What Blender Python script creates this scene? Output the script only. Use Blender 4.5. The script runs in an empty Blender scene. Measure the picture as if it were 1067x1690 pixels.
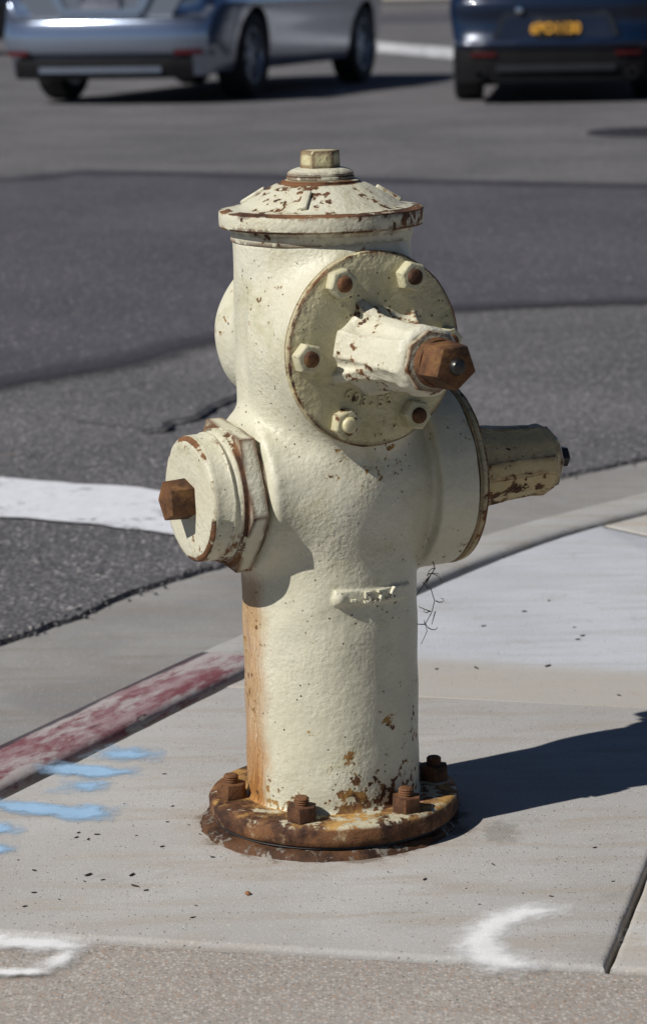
import bpy, bmesh, math, random
import numpy as np
from mathutils import Vector, Matrix, noise as mnoise
S = bpy.context.scene
COL = S.collection
R = math.radians
rnd = random.Random(7)

# ------------------------------------------------------------------ camera
cam = bpy.data.cameras.new('camera'); camo = bpy.data.objects.new('camera', cam); COL.objects.link(camo)
cam.sensor_fit = 'VERTICAL'; cam.sensor_height = 38.025; cam.sensor_width = 24.0
cam.lens = 96.75; cam.shift_y = -45 / 1690
cam.clip_start = 0.05; cam.clip_end = 2000
_p, _y, _r = R(11.08), R(-0.08), R(-1.252)
_f = Vector((math.sin(_y) * math.cos(_p), math.cos(_y) * math.cos(_p), -math.sin(_p)))
_rt = Vector((math.cos(_y), -math.sin(_y), 0)); _up = _rt.cross(_f)
_r2 = _rt * math.cos(_r) + _up * math.sin(_r); _u2 = _up * math.cos(_r) - _rt * math.sin(_r)
_m = Matrix((_r2, _u2, -_f)).transposed().to_4x4(); _m.translation = (0, -2.838, 0.9428)
camo.matrix_world = _m
cam.dof.use_dof = True; cam.dof.focus_distance = 2.84; cam.dof.aperture_fstop = 10
S.camera = camo

# ------------------------------------------------------------------ sky, sun, exposure
SUN_TO = Vector((-0.862, -0.507, 0)).normalized()      # horizontal direction towards the sun
SUN_EL = R(42)
world = bpy.data.worlds.new('World'); S.world = world; world.use_nodes = True
wn = world.node_tree.nodes; wl = world.node_tree.links
sky = wn.new('ShaderNodeTexSky'); sky.sky_type = 'NISHITA'; sky.sun_disc = False
sky.sun_elevation = SUN_EL; sky.sun_rotation = math.atan2(SUN_TO.x, SUN_TO.y)
sky.air_density = 0.45; sky.dust_density = 0.05; sky.ozone_density = 3.0
bg = wn['Background']; wl.new(sky.outputs[0], bg.inputs[0]); bg.inputs[1].default_value = 0.05
sun = bpy.data.lights.new('sun', 'SUN'); suno = bpy.data.objects.new('sun', sun); COL.objects.link(suno)
sun.energy = 5.0; sun.angle = R(0.5); sun.color = (1.0, 0.965, 0.915)
_d = SUN_TO * math.cos(SUN_EL) + Vector((0, 0, math.sin(SUN_EL)))
suno.rotation_euler = _d.to_track_quat('Z', 'Y').to_euler(); suno.location = _d * 30
S.view_settings.view_transform = 'Standard'; S.view_settings.look = 'None'
S.view_settings.exposure = 0.11; S.view_settings.gamma = 1.0; S.view_settings.use_curve_mapping = False

# ------------------------------------------------------------------ node helper
class NT:
    def __init__(s, name):
        s.m = bpy.data.materials.new(name); s.m.use_nodes = True
        s.t = s.m.node_tree; s.b = s.t.nodes['Principled BSDF']; s.out = s.t.nodes['Material Output']
        s._oc = None
    def new(s, k): return s.t.nodes.new(k)
    def put(s, sock, v):
        if hasattr(v, 'links'): s.t.links.new(v, sock)
        elif isinstance(v, (tuple, list)) and len(v) == 3 and sock.type == 'RGBA': sock.default_value = (*v, 1)
        else: sock.default_value = v
    def oc(s, vary=False):
        n = s.new('ShaderNodeTexCoord'); v = n.outputs['Object']
        if vary:
            oi = s.new('ShaderNodeObjectInfo')
            c = s.new('ShaderNodeCombineXYZ')
            for i, k in enumerate((3.1, 7.7, 5.3)): s.put(c.inputs[i], s.ma('MULTIPLY', oi.outputs['Random'], k))
            a = s.new('ShaderNodeVectorMath'); s.put(a.inputs[0], v); s.put(a.inputs[1], c.outputs[0]); v = a.outputs[0]
        return v
    def ma(s, op, a, b=0.0, c=None, clamp=False):
        n = s.new('ShaderNodeMath'); n.operation = op; n.use_clamp = clamp
        s.put(n.inputs[0], a); s.put(n.inputs[1], b)
        if c is not None: s.put(n.inputs[2], c)
        return n.outputs[0]
    def noise(s, v, scale, detail=4, rough=0.55, dist=0.0, col=False):
        n = s.new('ShaderNodeTexNoise'); s.put(n.inputs['Vector'], v)
        n.inputs['Scale'].default_value = scale; n.inputs['Detail'].default_value = detail
        n.inputs['Roughness'].default_value = rough; n.inputs['Distortion'].default_value = dist
        return n.outputs['Color' if col else 'Fac']
    def voro(s, v, scale, out='Distance', feat='F1', rand=1.0):
        n = s.new('ShaderNodeTexVoronoi'); s.put(n.inputs['Vector'], v); n.feature = feat
        n.inputs['Scale'].default_value = scale; n.inputs['Randomness'].default_value = rand
        return n.outputs[out]
    def mapv(s, v, sc=(1, 1, 1), rot=(0, 0, 0), loc=(0, 0, 0)):
        n = s.new('ShaderNodeMapping'); s.put(n.inputs[0], v)
        n.inputs[1].default_value = loc; n.inputs[2].default_value = rot; n.inputs[3].default_value = sc
        return n.outputs[0]
    def step(s, v, a, b):                       # smooth 0..1 between a and b
        n = s.new('ShaderNodeMapRange'); n.interpolation_type = 'SMOOTHSTEP'; s.put(n.inputs[0], v)
        if a <= b: n.inputs[1].default_value, n.inputs[2].default_value = a, b
        else:
            n.inputs[1].default_value, n.inputs[2].default_value = b, a
            n.inputs[3].default_value, n.inputs[4].default_value = 1, 0
        return n.outputs[0]
    def mix(s, f, a, b):
        n = s.new('ShaderNodeMix'); n.data_type = 'RGBA'
        s.put(n.inputs[0], f); s.put(n.inputs[6], a); s.put(n.inputs[7], b); return n.outputs[2]
    def mul(s, a, b):
        n = s.new('ShaderNodeMix'); n.data_type = 'RGBA'; n.blend_type = 'MULTIPLY'
        n.inputs[0].default_value = 1; s.put(n.inputs[6], a); s.put(n.inputs[7], b); return n.outputs[2]
    def gray(s, v):
        n = s.new('ShaderNodeCombineColor')
        for i in range(3): s.put(n.inputs[i], v)
        return n.outputs[0]
    def sep(s, v):
        n = s.new('ShaderNodeSeparateXYZ'); s.put(n.inputs[0], v); return n.outputs
    def bump(s, h, strength, dist, prev=None):
        n = s.new('ShaderNodeBump'); n.inputs['Strength'].default_value = strength
        n.inputs['Distance'].default_value = dist; s.put(n.inputs['Height'], h)
        if prev is not None: s.put(n.inputs['Normal'], prev)
        return n.outputs[0]
    def edge(s, rad=0.005, samples=4):          # 1 on exposed or inner edges
        bv = s.new('ShaderNodeBevel'); bv.samples = samples; bv.inputs['Radius'].default_value = rad
        g = s.new('ShaderNodeNewGeometry')
        d = s.new('ShaderNodeVectorMath'); d.operation = 'DOT_PRODUCT'
        s.put(d.inputs[0], bv.outputs[0]); s.put(d.inputs[1], g.outputs['Normal'])
        return s.ma('SUBTRACT', 1.0, d.outputs['Value'])
    def fin(s, col=None, rough=None, nrm=None, **kw):
        if col is not None: s.put(s.b.inputs['Base Color'], col)
        if rough is not None: s.put(s.b.inputs['Roughness'], rough)
        if nrm is not None: s.put(s.b.inputs['Normal'], nrm)
        for k, v in kw.items(): s.put(s.b.inputs[k.replace('_', ' ')], v)
        return s.m

def simple(name, col, rough=0.5, **kw):
    n = NT(name); return n.fin(col, rough, **kw)

RUST_D, RUST_M, RUST_O, OCHRE = (.028, .012, .007), (.095, .041, .019), (.195, .088, .034), (.30, .165, .045)

def rust_color(n, v, sc=1.0):
    a = n.step(n.noise(v, 55 * sc, 6, .65), .35, .65)
    b = n.step(n.noise(v, 22 * sc, 5, .6), .40, .66)
    c = n.mix(a, RUST_D, RUST_M)
    c = n.mix(n.ma('MULTIPLY', b, .75), c, RUST_O)
    return n.mul(c, n.mix(n.noise(v, 420 * sc, 3), (.55, .55, .55), (1.4, 1.4, 1.4)))

def paint_mat(name, chip=.66, edge=0.0, body=False, vary=False, dirt=.5, lumps=1.0, bands=(), edge_lo=.004, tint=None, erad=.011):
    n = NT(name); v = n.oc(vary)
    base = n.mix(n.step(n.noise(v, 9, 5, .6), .35, .7), (.490, .467, .350), (.545, .525, .415))
    base = n.mix(n.ma('MULTIPLY', n.step(n.noise(v, 16, 6, .65, .4), .50, .78), dirt), base, (.33, .31, .155))
    base = n.mix(n.ma('MULTIPLY', n.step(n.noise(v, 5.5, 6, .7, .6), .56, .78), dirt * .7), base, (.30, .29, .22))
    base = n.mul(base, n.mix(n.noise(v, 260, 3), (.86, .86, .86), (1.10, 1.10, 1.10)))
    if tint: base = n.mul(base, tint)
    region = n.step(n.noise(v, 8, 4, .6), .44, .66)
    fine = n.ma('ADD', n.ma('MULTIPLY', n.noise(v, 98 if body else 84, 7, .6), .82 if body else .68), n.ma('MULTIPLY', n.noise(v, 30, 4, .55), .18 if body else .32))
    thr = n.ma('SUBTRACT', chip + .10, n.ma('MULTIPLY', region, .15))
    if body:
        z = n.sep(v)[2]
        low = n.step(z, .23, .10)
        thr = n.ma('SUBTRACT', thr, n.ma('MULTIPLY', low, .085))
        foot = n.step(z, .095, .040)
        thr = n.ma('SUBTRACT', thr, n.ma('MULTIPLY', foot, .055))
    if edge > 0:
        e = n.step(n.edge(erad, 6), edge_lo, edge_lo + .035)
        e = n.ma('MULTIPLY', e, n.step(n.noise(v, 18, 6, .72), .33, .50))
        thr = n.ma('SUBTRACT', thr, n.ma('MULTIPLY', e, .34 * edge))
    for z0, z1, r0, amp in bands:              # rims where the paint has worn through
        q = n.sep(n.oc()); rr = n.ma('SQRT', n.ma('ADD', n.ma('MULTIPLY', q[0], q[0]), n.ma('MULTIPLY', q[1], q[1])))
        bw = n.ma('MULTIPLY', n.ma('MULTIPLY', n.step(q[2], z0 - .0012, z0), n.step(q[2], z1 + .0012, z1)), n.step(rr, r0 - .0012, r0))
        bw = n.ma('MULTIPLY', bw, n.ma('ADD', .45, n.ma('MULTIPLY', n.step(n.noise(v, 20, 6, .72), .36, .55), .55)))
        thr = n.ma('SUBTRACT', thr, n.ma('MULTIPLY', bw, amp))
    d = n.ma('SUBTRACT', fine, thr)
    m = n.step(d, -.006, .010)
    halo = n.step(d, -.06, .0)
    # pinholes
    cell = n.voro(v, 210, 'Color'); dist = n.voro(v, 210, 'Distance')
    cs = n.new('ShaderNodeSeparateColor'); n.put(cs.inputs[0], cell)
    pin = n.ma('MULTIPLY', n.step(dist, .30, .18), n.ma('GREATER_THAN', cs.outputs[0], .88))
    pin = n.ma('MULTIPLY', pin, n.step(n.noise(v, 13, 3), .45, .60))
    rc = rust_color(n, v)
    rc = n.mix(n.step(n.noise(v, 30, 3), .50, .62), rc, OCHRE) if body else rc
    base = n.mix(n.ma('MULTIPLY', halo, .38), base, (.36, .25, .10))
    if body:
        s3 = n.sep(v)
        az = n.ma('MULTIPLY', n.ma('ARCTAN2', s3[0], n.ma('MULTIPLY', s3[1], -1.0)), 57.2958)
        wob = n.ma('MULTIPLY_ADD', n.noise(n.mapv(v, (10, 10, 9)), 3.0, 4), 22.0, -11.0)
        az = n.ma('ADD', az, wob)
        st = n.new('ShaderNodeCombineXYZ'); n.put(st.inputs[0], n.ma('MULTIPLY', az, .25)); n.put(st.inputs[1], n.ma('MULTIPLY', s3[2], 5.0))
        fib = n.noise(st.outputs[0], 2.2, 5, .65)
        win = n.ma('MULTIPLY', n.step(az, -108, -88), n.step(az, -40, -60))
        zw = n.ma('MULTIPLY', n.step(s3[2], .335, .27), n.ma('ADD', .72, n.ma('MULTIPLY', n.step(s3[2], .16, .05), .28)))
        stm = n.ma('MULTIPLY', n.ma('MULTIPLY', win, zw), n.step(fib, .20, .48), clamp=True)
        sc = n.mix(n.step(fib, .42, .66), (.36, .17, .038), (.20, .068, .014))
        base = n.mix(n.ma('MULTIPLY', stm, .95), base, sc)
        dr = n.ma('MULTIPLY', n.step(n.noise(n.mapv(v, (1, 1, .10)), 46, 4, .6), .55, .75), n.step(n.noise(v, 9, 3), .46, .62))
        base = n.mix(n.ma('MULTIPLY', dr, .30), base, (.36, .27, .11))
    col = n.mix(m, base, rc)
    col = n.mix(n.ma('MULTIPLY', pin, .9), col, RUST_D)
    rough = n.mix(m, (.46,) * 3, (.85,) * 3)
    peel = n.ma('MULTIPLY', n.noise(v, 230, 3, .5), n.ma('ADD', .25, n.ma('MULTIPLY', n.step(n.noise(v, 10, 3), .36, .62), .9)))
    peel2 = n.noise(v, 85, 4, .55)
    b0 = n.bump(n.noise(n.mapv(v, (1, 1, .6)), 24, 3, .5), .5, .004)
    b1 = n.bump(peel, .65, .0016, b0)
    b1 = n.bump(peel2, min(1, .55 * lumps), .0022 * lumps, b1)
    b1 = n.bump(n.ma('SUBTRACT', 1.0, n.ma('ADD', m, pin)), .8, .0009, b1)
    return n.fin(col, rough, b1, Specular_IOR_Level=.35)

def rust_mat(name, keep=.62, vary=True, paint=(.58, .55, .40), top=False, bright=1.0, ochre=0.0):
    n = NT(name); v = n.oc(vary)
    rc = rust_color(n, v, 1.2)
    if bright != 1.0: rc = n.mul(rc, (bright,) * 3)
    if ochre: rc = n.mix(n.ma('MULTIPLY', n.step(n.noise(v, 34, 5, .65), .48, .66), ochre), rc, OCHRE)
    f = n.noise(v, 42, 8, .68)
    m = n.step(f, keep, keep + .05)
    if top:
        g = n.new('ShaderNodeNewGeometry'); nz = n.sep(g.outputs['Normal'])[2]
        y = n.sep(v)
        front = n.step(n.ma('SUBTRACT', y[0], y[1]), -.12, .14)
        m = n.ma('MULTIPLY', n.step(n.ma('ADD', f, n.ma('MULTIPLY', front, .16)), keep, keep + .05), n.step(nz, .3, .8))
        rc = n.mix(n.ma('MULTIPLY', n.ma('MULTIPLY', n.step(n.noise(v, 24, 5, .65), .44, .62), n.step(nz, .3, .8)), .8), rc, (.46, .27, .08))
        pk = n.step(n.noise(v, 15, 4), .66, .70)
        m2 = n.ma('MULTIPLY', pk, n.step(nz, .3, .8))
        rc = n.mix(n.ma('MULTIPLY', m2, .6), rc, (.55, .27, .22))
        sd = n.step(n.noise(v, 33, 6, .7), .55, .68)
        rc = n.mix(n.ma('MULTIPLY', sd, n.ma('MULTIPLY', n.step(nz, .8, .3), .65)), rc, (.42, .34, .20))
    col = n.mix(m, rc, n.mul((*paint,), n.mix(n.noise(v, 120, 4), (.7, .7, .7), (1.15, 1.15, 1.15))))
    b = n.bump(n.noise(v, 300, 5, .7), .7, .0012)
    b = n.bump(n.noise(v, 70, 4, .6), .6, .0030, b)
    b = n.bump(m, .5, .0006, b)
    return n.fin(col, n.mix(m, (.78,) * 3, (.5,) * 3), b, Specular_IOR_Level=.3)

def concrete_mat(name, c1, c2, warm, around=False, rot=-.30, grit=1.0, band=False, coarse=False):
    n = NT(name); v = n.oc()
    c = n.mix(n.step(n.noise(v, 3.2, 6, .6, .3), .34, .68), c1, c2)
    st = n.noise(n.mapv(v, (2.2, 14, 1), (0, 0, -rot)), 2.0, 6, .62, .4)
    c = n.mix(n.ma('MULTIPLY', n.step(st, .42, .70), .9), c, warm)
    blot = n.step(n.noise(v, 14, 6, .68, .5), .58, .74)
    c = n.mix(n.ma('MULTIPLY', blot, .42), c, (.22, .195, .165))
    c = n.mul(c, n.mix(n.noise(v, 900, 2, .6), (.80, .80, .80), (1.20, 1.20, 1.20)))
    c = n.mul(c, n.mix(n.noise(v, 260, 4, .7), (.74, .74, .74), (1.24, 1.24, 1.24)))
    cell = n.voro(v, 330, 'Color'); cs = n.new('ShaderNodeSeparateColor'); n.put(cs.inputs[0], cell)
    dst = n.voro(v, 330)
    pit = n.ma('MULTIPLY', n.ma('GREATER_THAN', cs.outputs[0], .965), n.step(dst, .45, .25))
    c = n.mix(n.ma('MULTIPLY', pit, .65), c, (.10, .085, .07))
    lite = n.ma('MULTIPLY', n.ma('GREATER_THAN', cs.outputs[1], .95), n.step(dst, .5, .3))
    c = n.mix(n.ma('MULTIPLY', lite, .45), c, (.60, .56, .50))
    if coarse:
        cell = n.voro(v, 260, 'Color'); cs2 = n.new('ShaderNodeSeparateColor'); n.put(cs2.inputs[0], cell)
        stone = n.step(n.voro(v, 260), .62, .30)
        sc = n.mix(cs2.outputs[0], (.17, .14, .12), (.62, .57, .52))
        sc = n.mix(n.ma('GREATER_THAN', cs2.outputs[1], .86), sc, (.40, .25, .16))
        c = n.mix(n.ma('MULTIPLY', stone, .62), n.mul(c, (.80, .78, .76)), sc)
    if around:                                     # rust and soil washed out around the hydrant foot
        s3 = n.sep(v)
        rr = n.ma('SQRT', n.ma('ADD', n.ma('MULTIPLY', s3[0], s3[0]), n.ma('MULTIPLY', s3[1], s3[1])))
        rr = n.ma('ADD', rr, n.ma('MULTIPLY_ADD', n.noise(v, 22, 7, .75), .14, -.07))
        c = n.mix(n.ma('MULTIPLY', n.step(rr, .20, .14), .32), c, (.30, .23, .16))
        c = n.mix(n.ma('MULTIPLY', n.step(rr, .160, .142), .65), c, (.12, .085, .055))
        # oil drips to the right of the foot
        dx = n.ma('SUBTRACT', s3[0], .185); dy = n.ma('ADD', s3[1], .062)
        rd = n.ma('SQRT', n.ma('ADD', n.ma('MULTIPLY', dx, dx), n.ma('MULTIPLY', n.ma('MULTIPLY', dy, dy), .30)))
        rd = n.ma('ADD', rd, n.ma('MULTIPLY_ADD', n.noise(v, 60, 5, .7), .05, -.025))
        c = n.mix(n.ma('MULTIPLY', n.step(rd, .026, .012), .45), c, (.16, .145, .12))
        rustspot = n.step(n.noise(v, 10, 4), .64, .78)
        c = n.mix(n.ma('MULTIPLY', rustspot, .35), c, (.40, .28, .16))
    if band:
        s3 = n.sep(v)
        q = n.ma('ADD', n.ma('MULTIPLY', s3[0], .296), n.ma('MULTIPLY', s3[1], .955))
        q = n.ma('ADD', q, n.ma('MULTIPLY_ADD', n.noise(v, 7, 4), .06, -.03))
        bd = n.step(q, .735, .66)
        c = n.mix(n.ma('MULTIPLY', bd, .70), c, (.335, .300, .245))
    b = n.bump(n.noise(n.mapv(v, (60, 500, 100), (0, 0, -rot)), 1.0, 3, .6), .35 * grit, .0012)
    b = n.bump(n.noise(v, 480, 4, .65), .75 * grit, .0012, b)
    b = n.bump(n.ma('SUBTRACT', 1.0, pit), .8, .0010, b)
    if coarse: b = n.bump(n.ma('SUBTRACT', 1.0, n.voro(v, 260)), .5, .0007, b)
    return n.fin(c, .86, b, Specular_IOR_Level=.25)

def asphalt_mat(name, lo, hi, grit=1.0):
    n = NT(name); v = n.oc()
    c = n.mix(n.step(n.noise(v, .8, 6, .6), .32, .68), lo, hi)
    c = n.mul(c, n.mix(n.noise(v, 4.5, 6, .65), (.80, .80, .80), (1.18, 1.18, 1.18)))
    c = n.mul(c, n.mix(n.noise(v, 38, 4, .7), (.66, .66, .67), (1.34, 1.33, 1.32)))
    cell = n.voro(v, 105, 'Color'); cs = n.new('ShaderNodeSeparateColor'); n.put(cs.inputs[0], cell)
    dst = n.voro(v, 105)
    tone = n.mix(cs.outputs[0], (.30, .30, .31), (2.0, 1.97, 1.92))
    stone = n.step(dst, .62, .34)
    c = n.mix(n.ma('MULTIPLY', stone, .85 * grit), n.mul(c, (.72, .72, .73)), n.mul(c, tone))
    c = n.mix(n.ma('MULTIPLY', n.ma('GREATER_THAN', cs.outputs[1], .95), n.ma('MULTIPLY', stone, .8)), c, (.40, .385, .36))
    tan = n.step(n.noise(v, 9, 3), .70, .76)
    c = n.mix(n.ma('MULTIPLY', tan, .22), c, (.30, .20, .12))
    b = n.bump(n.ma('SUBTRACT', 1.0, dst), .8 * grit, .0035)
    b = n.bump(n.noise(v, 260, 4, .7), .7, .002, b)
    return n.fin(c, .82, b, Specular_IOR_Level=.3)

def worn_paint(name, col, keep=.5, alpha=1.0, soft=.08, scale=40, attr=False, speck=600, lowmix=None):
    """Thin coat of paint: worn through where the noise says, and thin towards a sprayed border."""
    n = NT(name); v = n.oc()
    f = n.ma('ADD', n.ma('MULTIPLY', n.noise(v, scale, 7, .68), .7), n.ma('MULTIPLY', n.noise(v, speck, 3, .7), .3))
    if attr:
        at = n.new('ShaderNodeAttribute'); at.attribute_name = 'coat'
        f = n.ma('ADD', n.ma('MULTIPLY', n.ma('SUBTRACT', f, .5), 1.6), at.outputs['Fac'])
        a = n.step(f, keep - soft, keep + soft)
    else:
        a = n.step(f, keep - soft, keep + soft)
    a = n.ma('MULTIPLY', a, alpha)
    c = n.mul(col, n.mix(n.noise(v, 30, 6, .7), (.72, .72, .72), (1.14, 1.14, 1.14)))
    if lowmix: c = n.mix(n.step(n.noise(v, lowmix[1], 6, .65), lowmix[2], lowmix[2] + .12), c, lowmix[0])
    tr = n.new('ShaderNodeBsdfTransparent'); mx = n.new('ShaderNodeMixShader')
    n.t.links.new(a, mx.inputs[0]); n.t.links.new(tr.outputs[0], mx.inputs[1]); n.t.links.new(n.b.outputs[0], mx.inputs[2])
    n.t.links.new(mx.outputs[0], n.out.inputs[0])
    return n.fin(c, .8, n.bump(n.noise(v, 420, 4, .7), .6, .0012), Specular_IOR_Level=.25)

# ------------------------------------------------------------------ object helpers
def link(name, me, mat=None, parent=None, mw=None):
    o = bpy.data.objects.new(name, me); COL.objects.link(o)
    if me is not None and mat is not None and not me.materials: me.materials.append(mat)
    if parent is not None: o.parent = parent
    if mw is not None: o.matrix_basis = mw
    return o
def tag(o, label=None, cat=None, group=None, kind=None):
    if label: o['label'] = label
    if cat: o['category'] = cat
    if group: o['group'] = group
    if kind: o['kind'] = kind
    return o
def mesh_py(verts, faces, smooth=None, name='m'):
    me = bpy.data.meshes.new(name); me.from_pydata([tuple(v) for v in verts], [], [tuple(f) for f in faces]); me.update()
    if smooth is not None: shade(me, smooth)
    return me
def shade(me, ang=40):
    me.polygons.foreach_set('use_smooth', [True] * len(me.polygons))
    me.set_sharp_from_angle(angle=R(ang)); me.update()
def bm_mesh(bm, ang=35):
    bmesh.ops.recalc_face_normals(bm, faces=bm.faces[:])
    me = bpy.data.meshes.new('m'); bm.to_mesh(me); bm.free(); shade(me, ang); return me
def lathe(prof, seg=96, ang=35, jit=0.0, close_bottom=True, seed=0):
    """prof: list of (radius, z); spun round z."""
    vs, fs = [], []; n = len(prof)
    for j in range(seg):
        a = 2 * math.pi * j / seg
        for i, (r, z) in enumerate(prof):
            k = 0
            if jit and r > 1e-4: k = jit * mnoise.noise(Vector((math.cos(a) * 4 + seed, math.sin(a) * 4, z * 60 + i * .2)))
            vs.append(((r + k) * math.cos(a), (r + k) * math.sin(a), z + k * .4))
    for j in range(seg):
        k = (j + 1) % seg
        for i in range(n - 1): fs.append((j * n + i, k * n + i, k * n + i + 1, j * n + i + 1))
    bm = bmesh.new(); V = [bm.verts.new(v) for v in vs]
    for f in fs: bm.faces.new([V[i] for i in f])
    bmesh.ops.remove_doubles(bm, verts=bm.verts[:], dist=1e-6)
    bmesh.ops.holes_fill(bm, edges=[e for e in bm.edges if e.is_boundary], sides=0)
    return bm_mesh(bm, ang)
def prism(n, r, h, bev=.0012, rot=0.0, taper=1.0, cham=0.0, z0=0.0):
    bm = bmesh.new()
    rings = [(r, z0), (r * taper, z0 + h)]
    if cham: rings = [(r, z0), (r, z0 + h - cham), (r * .87, z0 + h)]
    R_ = []
    for rr, z in rings:
        R_.append([bm.verts.new((rr * math.cos(rot + 2 * math.pi * i / n), rr * math.sin(rot + 2 * math.pi * i / n), z)) for i in range(n)])
    for a, b in zip(R_[:-1], R_[1:]):
        for i in range(n): bm.faces.new((a[i], a[(i + 1) % n], b[(i + 1) % n], b[i]))
    bm.faces.new(R_[0][::-1]); bm.faces.new(R_[-1])
    if bev: bmesh.ops.bevel(bm, geom=bm.edges[:], offset=bev, segments=2, profile=.6, affect='EDGES')
    return bm_mesh(bm, 30)
def join(meshes):
    bm = bmesh.new()
    for me, mw in meshes:
        t = me.copy(); t.transform(mw); bm.from_mesh(t); bpy.data.meshes.remove(t)
    me = bpy.data.meshes.new('m'); bm.to_mesh(me); bm.free(); shade(me, 32); return me
def box_me(x0, x1, y0, y1, z0, z1, bev=0.0, seg=2):
    bm = bmesh.new()
    bmesh.ops.create_cube(bm, size=1.0)
    for v in bm.verts: v.co = ((v.co.x + .5) * (x1 - x0) + x0, (v.co.y + .5) * (y1 - y0) + y0, (v.co.z + .5) * (z1 - z0) + z0)
    if bev: bmesh.ops.bevel(bm, geom=bm.edges[:], offset=bev, segments=seg, profile=.5, affect='EDGES')
    return bm_mesh(bm, 30)
def text_me(s, size, depth=.001, bev=0.0, space=1.0):
    cu = bpy.data.curves.new('t', 'FONT'); cu.body = s; cu.size = size; cu.extrude = depth; cu.bevel_depth = bev
    cu.align_x = 'CENTER'; cu.align_y = 'CENTER'; cu.space_character = space; cu.resolution_u = 3
    o = bpy.data.objects.new('t', cu); COL.objects.link(o)
    dg = bpy.context.evaluated_depsgraph_get(); dg.update()
    me = bpy.data.meshes.new_from_object(o.evaluated_get(dg)); bpy.data.objects.remove(o); bpy.data.curves.remove(cu)
    return me
def axis_mat(d, h, t=0.0):
    """z' along horizontal direction d, y' up, origin on the axis at distance t."""
    z = Vector((d[0], d[1], 0)).normalized(); y = Vector((0, 0, 1)); x = y.cross(z)
    m = Matrix((x, y, z)).transposed().to_4x4(); m.translation = z * t + Vector((0, 0, h)); return m
T = Matrix.Translation
def RZ(a): return Matrix.Rotation(a, 4, 'Z')

# ------------------------------------------------------------------ ground, road, kerb, pavement
def resample(pts, step):
    out = []
    for a, b in zip(pts[:-1], pts[1:]):
        L = math.dist(a, b); k = max(1, int(L / step))
        for i in range(k): out.append((a[0] + (b[0] - a[0]) * i / k, a[1] + (b[1] - a[1]) * i / k))
    out.append(pts[-1]); return out
def smooth_line(pts, it=2):
    for _ in range(it):
        q = [pts[0]]
        for a, b in zip(pts[:-1], pts[1:]):
            q += [(a[0] * .75 + b[0] * .25, a[1] * .75 + b[1] * .25), (a[0] * .25 + b[0] * .75, a[1] * .25 + b[1] * .75)]
        pts = q + [pts[-1]]
    return pts
def line_normals(pts):
    ns = []
    for i in range(len(pts)):
        a = pts[max(0, i - 1)]; b = pts[min(len(pts) - 1, i + 1)]
        dx, dy = b[0] - a[0], b[1] - a[1]; L = math.hypot(dx, dy) or 1; ns.append((-dy / L, dx / L))
    return ns
def sweep(pts, prof, ang=40, wob=0.0, capends=True):
    """prof: (offset to the left of the line, z)."""
    ns = line_normals(pts); vs, fs = [], []; n = len(prof)
    for i, (p, q) in enumerate(zip(pts, ns)):
        for j, (o, z) in enumerate(prof):
            k = wob * mnoise.noise(Vector((p[0] * 9, p[1] * 9, j * 1.7)))
            vs.append((p[0] + q[0] * (o + k), p[1] + q[1] * (o + k), z + k * .4))
    for i in range(len(pts) - 1):
        for j in range(n - 1): fs.append((i * n + j, i * n + j + 1, (i + 1) * n + j + 1, (i + 1) * n + j))
    bm = bmesh.new(); V = [bm.verts.new(v) for v in vs]
    for f in fs: bm.faces.new([V[i] for i in f])
    return bm_mesh_up(bm, ang)
def bm_mesh_up(bm, ang=35):
    bm.normal_update()
    s = sum(f.normal.z * f.calc_area() for f in bm.faces)
    if s < 0: bmesh.ops.reverse_faces(bm, faces=bm.faces[:])
    me = bpy.data.meshes.new('m'); bm.to_mesh(me); bm.free(); shade(me, ang); return me

KERB_IN = smooth_line([(-4.0, -6.75), (-.70, -.469), (-.394, .113), (-.114, .646), (.149, 1.13), (.371, 1.47), (.561, 1.66), (.78, 1.88), (1.2, 2.25), (2.2, 2.9), (30, 12)], 2)
KERB_IN = resample(KERB_IN, .03)
GUT_EDGE = smooth_line([(-4.6, -5.2), (-.9, .62), (-.53, 1.22), (-.436, 1.36), (-.357, 1.52), (-.26, 1.67), (-.167, 1.78), (.1, 2.10), (.455, 2.49), (.70, 2.72), (1.2, 3.12), (2.2, 3.85), (30, 13.5)], 1)
GUT_EDGE = resample(GUT_EDGE, .025)
ROAD_Z = -.100

M_slab = concrete_mat('pavement_concrete', (.345, .335, .320), (.405, .395, .380), (.335, .305, .270), around=True)
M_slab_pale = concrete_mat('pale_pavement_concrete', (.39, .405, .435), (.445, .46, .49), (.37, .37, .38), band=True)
M_slab_side = concrete_mat('side_pavement_concrete', (.37, .355, .33), (.43, .415, .39), (.36, .32, .27))
M_coarse = concrete_mat('exposed_aggregate_concrete', (.38, .36, .335), (.44, .42, .39), (.36, .32, .285), coarse=True)
M_kerb = concrete_mat('kerb_concrete', (.31, .305, .295), (.37, .365, .355), (.29, .27, .24))
M_gut = concrete_mat('gutter_concrete', (.205, .20, .195), (.27, .265, .255), (.22, .20, .18), grit=1.2)
M_asph = asphalt_mat('worn_asphalt', (.100, .099, .105), (.145, .142, .146))
M_patch = asphalt_mat('patched_asphalt', (.072, .071, .084), (.095, .093, .106), .75)
M_soil = simple('soil', (.07, .06, .05), .95)

g = link('ground', mesh_py([(-400, -60, -.30), (400, -60, -.30), (400, 500, -.30), (-400, 500, -.30)], [(0, 1, 2, 3)]), M_soil); tag(g, kind='structure')

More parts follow.
